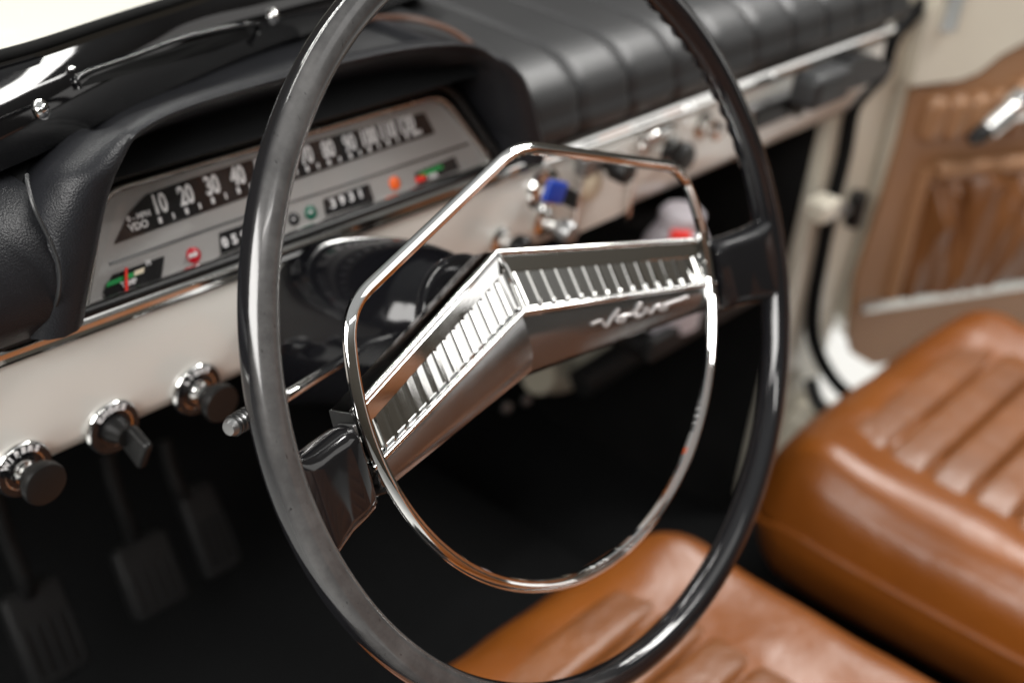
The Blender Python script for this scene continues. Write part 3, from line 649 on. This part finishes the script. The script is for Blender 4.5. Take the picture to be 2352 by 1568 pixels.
add('dark_pipe', tube(smoothpath([AY(1330, 880, .29), AY(1380, 850, .285), AY(1440, 812, .28), AY(1490, 780, .28)]), .016, 12), RUBBER, ht)
add('bolt', lathe([(.006, 0), (.006, .004), (.003, .006), (.0001, .0065)], AY(1160, 935, .30), (0, -1, 0)), STEEL, ht)
add('bolt', lathe([(.005, 0), (.005, .004), (.003, .006), (.0001, .0065)], AY(1205, 918, .30), (0, -1, 0)), STEEL, ht)
# pedals
def pedal(name, label, px, py, w_, h_, y, arm, tilt=.55):
    c = AY(px, py, y); t_ = thing(name, label, 'pedal', c, 'floor pedals')
    a1 = V((0, -math.sin(tilt), math.cos(tilt))); a1 = V((0, math.sin(tilt) , math.cos(tilt)));  nn = V((0, -a1.z, a1.y))
    pd = add('pad', rbox(c, (w_, h_, .016), (V((1, 0, 0)), a1, nn), .006, 3, lambda q: V((q.x * (1 - .3 * abs(2 * q.y / h_) ** 5), q.y, q.z - 2.2 * q.y * q.y))), PEDAL, t_)
    for k in range(5):
        add('tread', rbox(c + V((1, 0, 0)) * (k - 2) * w_ / 6 + nn * .0072 - a1 * h_ * .12, (w_ * .05, h_ * .5, .003), (V((1, 0, 0)), a1, nn), .001, 1), PEDAL, pd)
    add('arm', tube(smoothpath([c - nn * .008 + a1 * h_ * .35] + [AY(*q) for q in arm]), .007, 10), PEDAL, t_)
pedal('clutch_pedal', 'black rubber clutch pedal, leftmost and nearest of the three', 105, 1450, .062, .085, .41, [(55, 1330, .42), (15, 1230, .43), (-15, 1120, .44)])
pedal('brake_pedal', 'black rubber brake pedal between the other two', 345, 1318, .062, .070, .41, [(290, 1190, .43), (262, 1110, .44), (245, 1040, .45)])
pedal('accelerator_pedal', 'narrow black accelerator pedal, rightmost of the three', 480, 1215, .044, .085, .41, [(415, 1130, .43), (392, 1070, .44), (378, 1010, .45)])

# ================================================================== PASSENGER SIDE PILLAR
hp_ = thing('hinge_pillar', 'cream door pillar with black rubber seal beyond the dashboard end', 'door pillar', (.80, .22, .1))
add('pillar', loft([[(.712, .207, z), (.712, .40, z), (x, .40, z), (x, .225, z), (x - .02, .205, z)] for z, x in ((.10, .855), (.3, .86), (.5, .862), (.72, .868))]), CREAM2, hp_, smooth=30)
add('seal', tube(smoothpath([AY(2165, -30, .20), AY(2105, 25, .20), AY(2058, 75, .20), AY(2040, 118, .20), AY(2028, 165, .201), AY(1990, 205, .201), AY(1958, 250, .201), AY(1938, 360, .20), AY(1908, 480, .20), AY(1885, 600, .20), AY(1868, 700, .199), AY(1868, 770, .195), AY(1888, 830, .185), AY(1925, 885, .165), AY(1980, 930, .14)]), .0085, 10), INNER, hp_)
add('upper_pillar', loft([[AY(2020, -60, .215), AY(2120, -60, .235), AY(2130, -60, .28), AY(2020, -60, .28)], [AY(1985, 60, .21), AY(2075, 60, .225), AY(2090, 60, .27), AY(1985, 60, .27)], [AY(1930, 200, .206), AY(2085, 200, .216), AY(2085, 200, .27), AY(1930, 200, .27)]]), CREAM2, hp_, smooth=30)
dc = thing('door_check', 'cream door hinge block with dark bolt on the pillar', 'hinge', AY(1890, 475, .2))
p = AY(1888, 478, .188); add('hinge_block', rbox(p, (.036, .026, .022), None, .004, 3), CREAM2, dc)
add('hinge_pin', lathe([(.009, -.02), (.010, -.018), (.010, .018), (.009, .02)], AY(1965, 480, .19), (0, 0, 1)), BLACKP, dc)
add('strap', tube([AY(1945, 480, .19), AY(1895, 490, .19)], .006, 8), STEEL, dc)
si = thing('door_sill', 'grey door sill strip below the open passenger door', 'sill', (.83, 0, .1))
add('sill_panel', loft([[(.76, y, .10), (.772, y, .192), (.79, y, .200), (.832, y, .199), (.845, y, .185), (.845, y, -.05), (.76, y, -.05)] for y in (-.9, .05, .12, .205)]), CREAM2, si, smooth=30)
add('sill_seal', tube(smoothpath([(.785, -.9, .203), (.785, .05, .203), (.787, .13, .206), (.79, .175, .215), (.795, .197, .24)]), .009, 10), RUBBER, si)

# ================================================================== OPEN PASSENGER DOOR
DD = V((.908, -.419, 0)).normalized(); DN = V((DD.y, -DD.x, 0)); DO = V((.858, .186, 0))
def D(px, py, off=0): return AP(px, py, DO + DN * off, DN)
def DC(s, z, off=0): return DO + DD * s + V((0, 0, z)) + DN * off
def dcoord(px, py):
    p = D(px, py) - DO; return p.dot(DD), p.z
do = thing('passenger_door', 'open passenger door with brown trim panel, gathered pocket and chrome strip', 'car door', DC(.4, .2))
# painted shell
def dplate(name, pts, M, par, off, t_, sm=0, **k): return add(name, prism([DC(s, z, off) for s, z in pts], DN, t_), M, par, smooth=sm, **k)
dplate('door_shell', [(-.01, .30), (.03, .252), (.95, .252), (.95, .72), (.0, .74), (-.012, .6)], CREAM2, do, -.09, .085)
s0 = [dcoord(2092, 204), dcoord(2062, 330), dcoord(2002, 520), dcoord(1962, 640), dcoord(1946, 770), dcoord(1956, 810), dcoord(2000, 836)]
s1 = [dcoord(2130, 200), dcoord(2200, 186), dcoord(2240, 170), dcoord(2290, 130), dcoord(2352, 98)]
outl = s0 + [(.30, s0[-1][1] - .005), (.9, s0[-1][1] - .005), (.9, s1[-1][1] + .01), (s1[-1][0] + .1, s1[-1][1] + .01)] + s1[::-1]
dplate('trim_panel', outl, DOORB, do, -.004, .008)
# frame above the trim
dplate('window_frame', [dcoord(2080, 190), dcoord(2190, 178), dcoord(2235, 160), dcoord(2285, 120), dcoord(2352, 85), dcoord(2420, 60), dcoord(2430, -80), dcoord(2200, -80), dcoord(2120, 20)], CREAM2, do, -.02, .03, 0)
dplate('quarter_post', [dcoord(2130, 60), dcoord(2165, 60), dcoord(2215, -120), dcoord(2180, -120)], CHROME, do, .0, .02, 0)
# fluted upper part: one cushion per pleat
a = dcoord(2080, 250); b = dcoord(2352, 150); npl = 9; top0 = dcoord(2100, 215); bot0 = dcoord(2052, 335)
zb = bot0[1]; 
for k in range(npl):
    sA = .012 + k * .031; zt = top0[1] - .002 + max(0, (sA - .10)) * .35
    zbk = zb + .004
    add('pleat', rbox(DC(sA + .0155, (zt + zbk) / 2, .006), (.030, zt - zbk, .026), (DD, V((0, 0, 1)), DN), .0125, 5), DOORB, do, smooth=60)
# armrest-like plain band, pocket
pk = [dcoord(2105, 400), dcoord(2150, 382), dcoord(2352, 360)]
pz1, pz0 = dcoord(2150, 385)[1], dcoord(2060, 672)[1]; ps0 = dcoord(2082, 560)[0]
rings = []; NX = 150
for i in range(NX + 1):
    s = ps0 + .42 * i / NX; g = (.5 + .5 * math.sin(i * .4)) ** 1.5; g2 = .5 + .5 * math.sin(i * .31 + 2)
    edge = min(1, i / 5); row = []
    for j in range(25):
        f = j / 24; z = pz0 + (pz1 - pz0) * f
        dpt = .004 + edge * (.006 + .020 * math.sin(math.pi * min(1, f * .85 + .12)) * g + .008 * g2 * (1 - f))
        wv = mnoise.noise(V((s * 7, z * 6, 4))) * 1.3
        nn_ = mnoise.noise(V((s * 23 + wv, z * 4.0, 0))); n2_ = mnoise.noise(V((s * 62 - wv, z * 9, 7)))
        dpt = .005 + edge * (.016 * math.sin(math.pi * min(1, f * .8 + .16)) + .042 * (max(0, 1 - 2.6 * abs(nn_)) - .3) * (.35 + .65 * f) + .008 * n2_ * f)
        dpt = max(.005, dpt)
        if f > .93: dpt *= .75
        row.append(DC(s + .002 * math.sin(f * 9 + i), z, dpt))
    rings.append(row)
pk_ = add('pocket', loft(rings, closed=False), DOORP, do, smooth=80, label='darker gathered leather map pocket')
add('pocket_hem', tube([DC(ps0 + .42 * i / 20, pz1 + .002, .014 + .002 * math.sin(i * 1.3)) for i in range(21)], .011, 12), DOORB, pk_)
add('pocket_border', tube([DC(ps0 - .008, pz0 + (pz1 - pz0) * f, .006) for f in (0, .25, .5, .75, 1.02)], .010, 12), DOORB, pk_)
e0, e1 = dcoord(1970, 700), dcoord(2352, 622)
add('chrome_strip', rbox(DC((e0[0] + .8) / 2, e0[1], .006), (.8 - e0[0], .016, .007), (DD, V((0, 0, 1)), DN), .003, 3), SATIN, do)
# window winder
ww = thing('window_winder', 'chrome window winder handle with black knob on the passenger door', 'window winder', D(2320, 270, .02))
p0, p1 = D(2345, 232, .035), D(2262, 302, .045)
add('boss', lathe([(.016, 0), (.016, .02), (.012, .03), (.004, .032)], D(2346, 240, .004), DN), CHROME, ww)
add('crank', tube([p0, p0.lerp(p1, .3), p0.lerp(p1, .35), p1], [.019, .017, .014, .0125], 12), CHROME, ww)
add('knob', lathe([(.008, -.004), (.010, 0), (.010, .012), (.006, .02)], p1, (p1 - p0).normalized() - DN * .2), BLACKP, ww)

# ================================================================== SEATS
def seat(name, label, x0, x1, yf, zt, pleat_n, front_roll=.07):
    c = V(((x0 + x1) / 2, yf - .26, zt - .085)); t_ = thing(name, label, 'car seat', (c.x, c.y, .08), 'tan leather front seats')
    wx = x1 - x0
    def shape(q):
        x, y, z = q
        k = x / (wx / 2); fr_ = max(0, (y - .16) / .10)
        if z > 0:
            z += .012 * (1 - k * k) * 0 + .016 * max(0, abs(k) - .55) / .45 * (1 if abs(k) < .93 else .6) - .03 * fr_ * fr_
            z += .012 * math.exp(-((y - .20) / .05) ** 2)
        y -= .05 * max(0, abs(k) - .35) ** 2 * fr_ * 1.6
        x *= 1 - .05 * fr_ * abs(k)
        if z > -.02: z += .006 * mnoise.noise(V((x * 9 + x0 * 7, y * 6, 3.1))) + .003 * mnoise.noise(V((x * 26, y * 15, 1.7 + x0)))
        if z < .01: x *= 1 - .16 * min(1, (.01 - z) / .09)
        return V((x, y, z))
    cu = add('cushion', rbox(c, (wx, .52, .17), None, .05, 6, shape, (40, 40, 4)), TAN, t_, smooth=80)
    # insert of cross pleats
    pw_ = wx * .70; py0, py1 = c.y + .190, c.y - .24; dp = (py0 - py1) / pleat_n
    for k in range(pleat_n):
        yc = py0 - dp * (k + .5)
        add('pleat', rbox((c.x, yc, zt - .001), (pw_, dp * .97, .022), None, .0095, 4, lambda q: V((q.x, q.y, q.z - .013 * abs(2 * q.x / pw_) ** 9)), (24, 1, 1)), TAN2, cu, smooth=70)
    # piping round the front and side
    pip = []
    for (xx_, yy_) in ((-1, -.24), (-1, -.05), (-1, .12), (-.985, .19), (-.94, .225), (-.8, .247), (-.4, .262), (0, .266), (.4, .262), (.8, .247), (.94, .225), (.985, .19), (1, .12), (1, -.05), (1, -.24)):
        pip.append(V((c.x + xx_ * (wx / 2 + .0005), c.y + yy_ - .006, c.z + .022 - (.012 if yy_ > .2 else 0))))
    add('piping', tube(smoothpath(pip, 6), .0038, 8), TAN, cu)
    # backrest (behind the frame edge, seen in the chrome)
    tl = math.radians(18); A2 = V((0, -math.sin(tl), math.cos(tl))); A3 = V((0, math.cos(tl), math.sin(tl)))
    bc = V((c.x, c.y - .30, zt - .03)) + A2 * .27
    br = add('backrest', rbox(bc, (wx, .56, .12), (V((1, 0, 0)), A2, A3), .045, 5, lambda q: V((q.x * (1 - .1 * max(0, q.y / .28)), q.y, q.z)), (8, 8, 2)), TAN, t_, smooth=80)
    for k in range(8):
        add('pleat', rbox(bc + A2 * (-.2 + k * .055) + A3 * .058, (pw_, .053, .026), (V((1, 0, 0)), A2, A3), .012, 4), TAN2, br, smooth=70)
    for sx_ in (x0 + .03, x1 - .03):
        add('seat_rail', rbox((sx_, c.y, zt - .20), (.02, .50, .03), None, .004, 2), STEEL, t_)
        add('seat_foot', rbox((sx_, c.y, (zt - .215 + .075) / 2 + .0), (.016, .40, abs(zt - .215 - .075) + .02), None, .004, 2), BLACKP, t_)
    return t_
seat('driver_seat', 'tan leather driver seat cushion seen through the steering wheel', -.20, .343, .148, .325, 10)
seat('passenger_seat', 'tan leather passenger seat with pleated cushion beside the open door', .445, .905, .112, .357, 10)
# seat belt-like strip between seats
add('tunnel_strip', rbox((.375, -.14, .182), (.02, .40, .012), None, .003, 2), STEEL, None, label='dull metal strip on the tunnel between the seats', cat='metal strip')
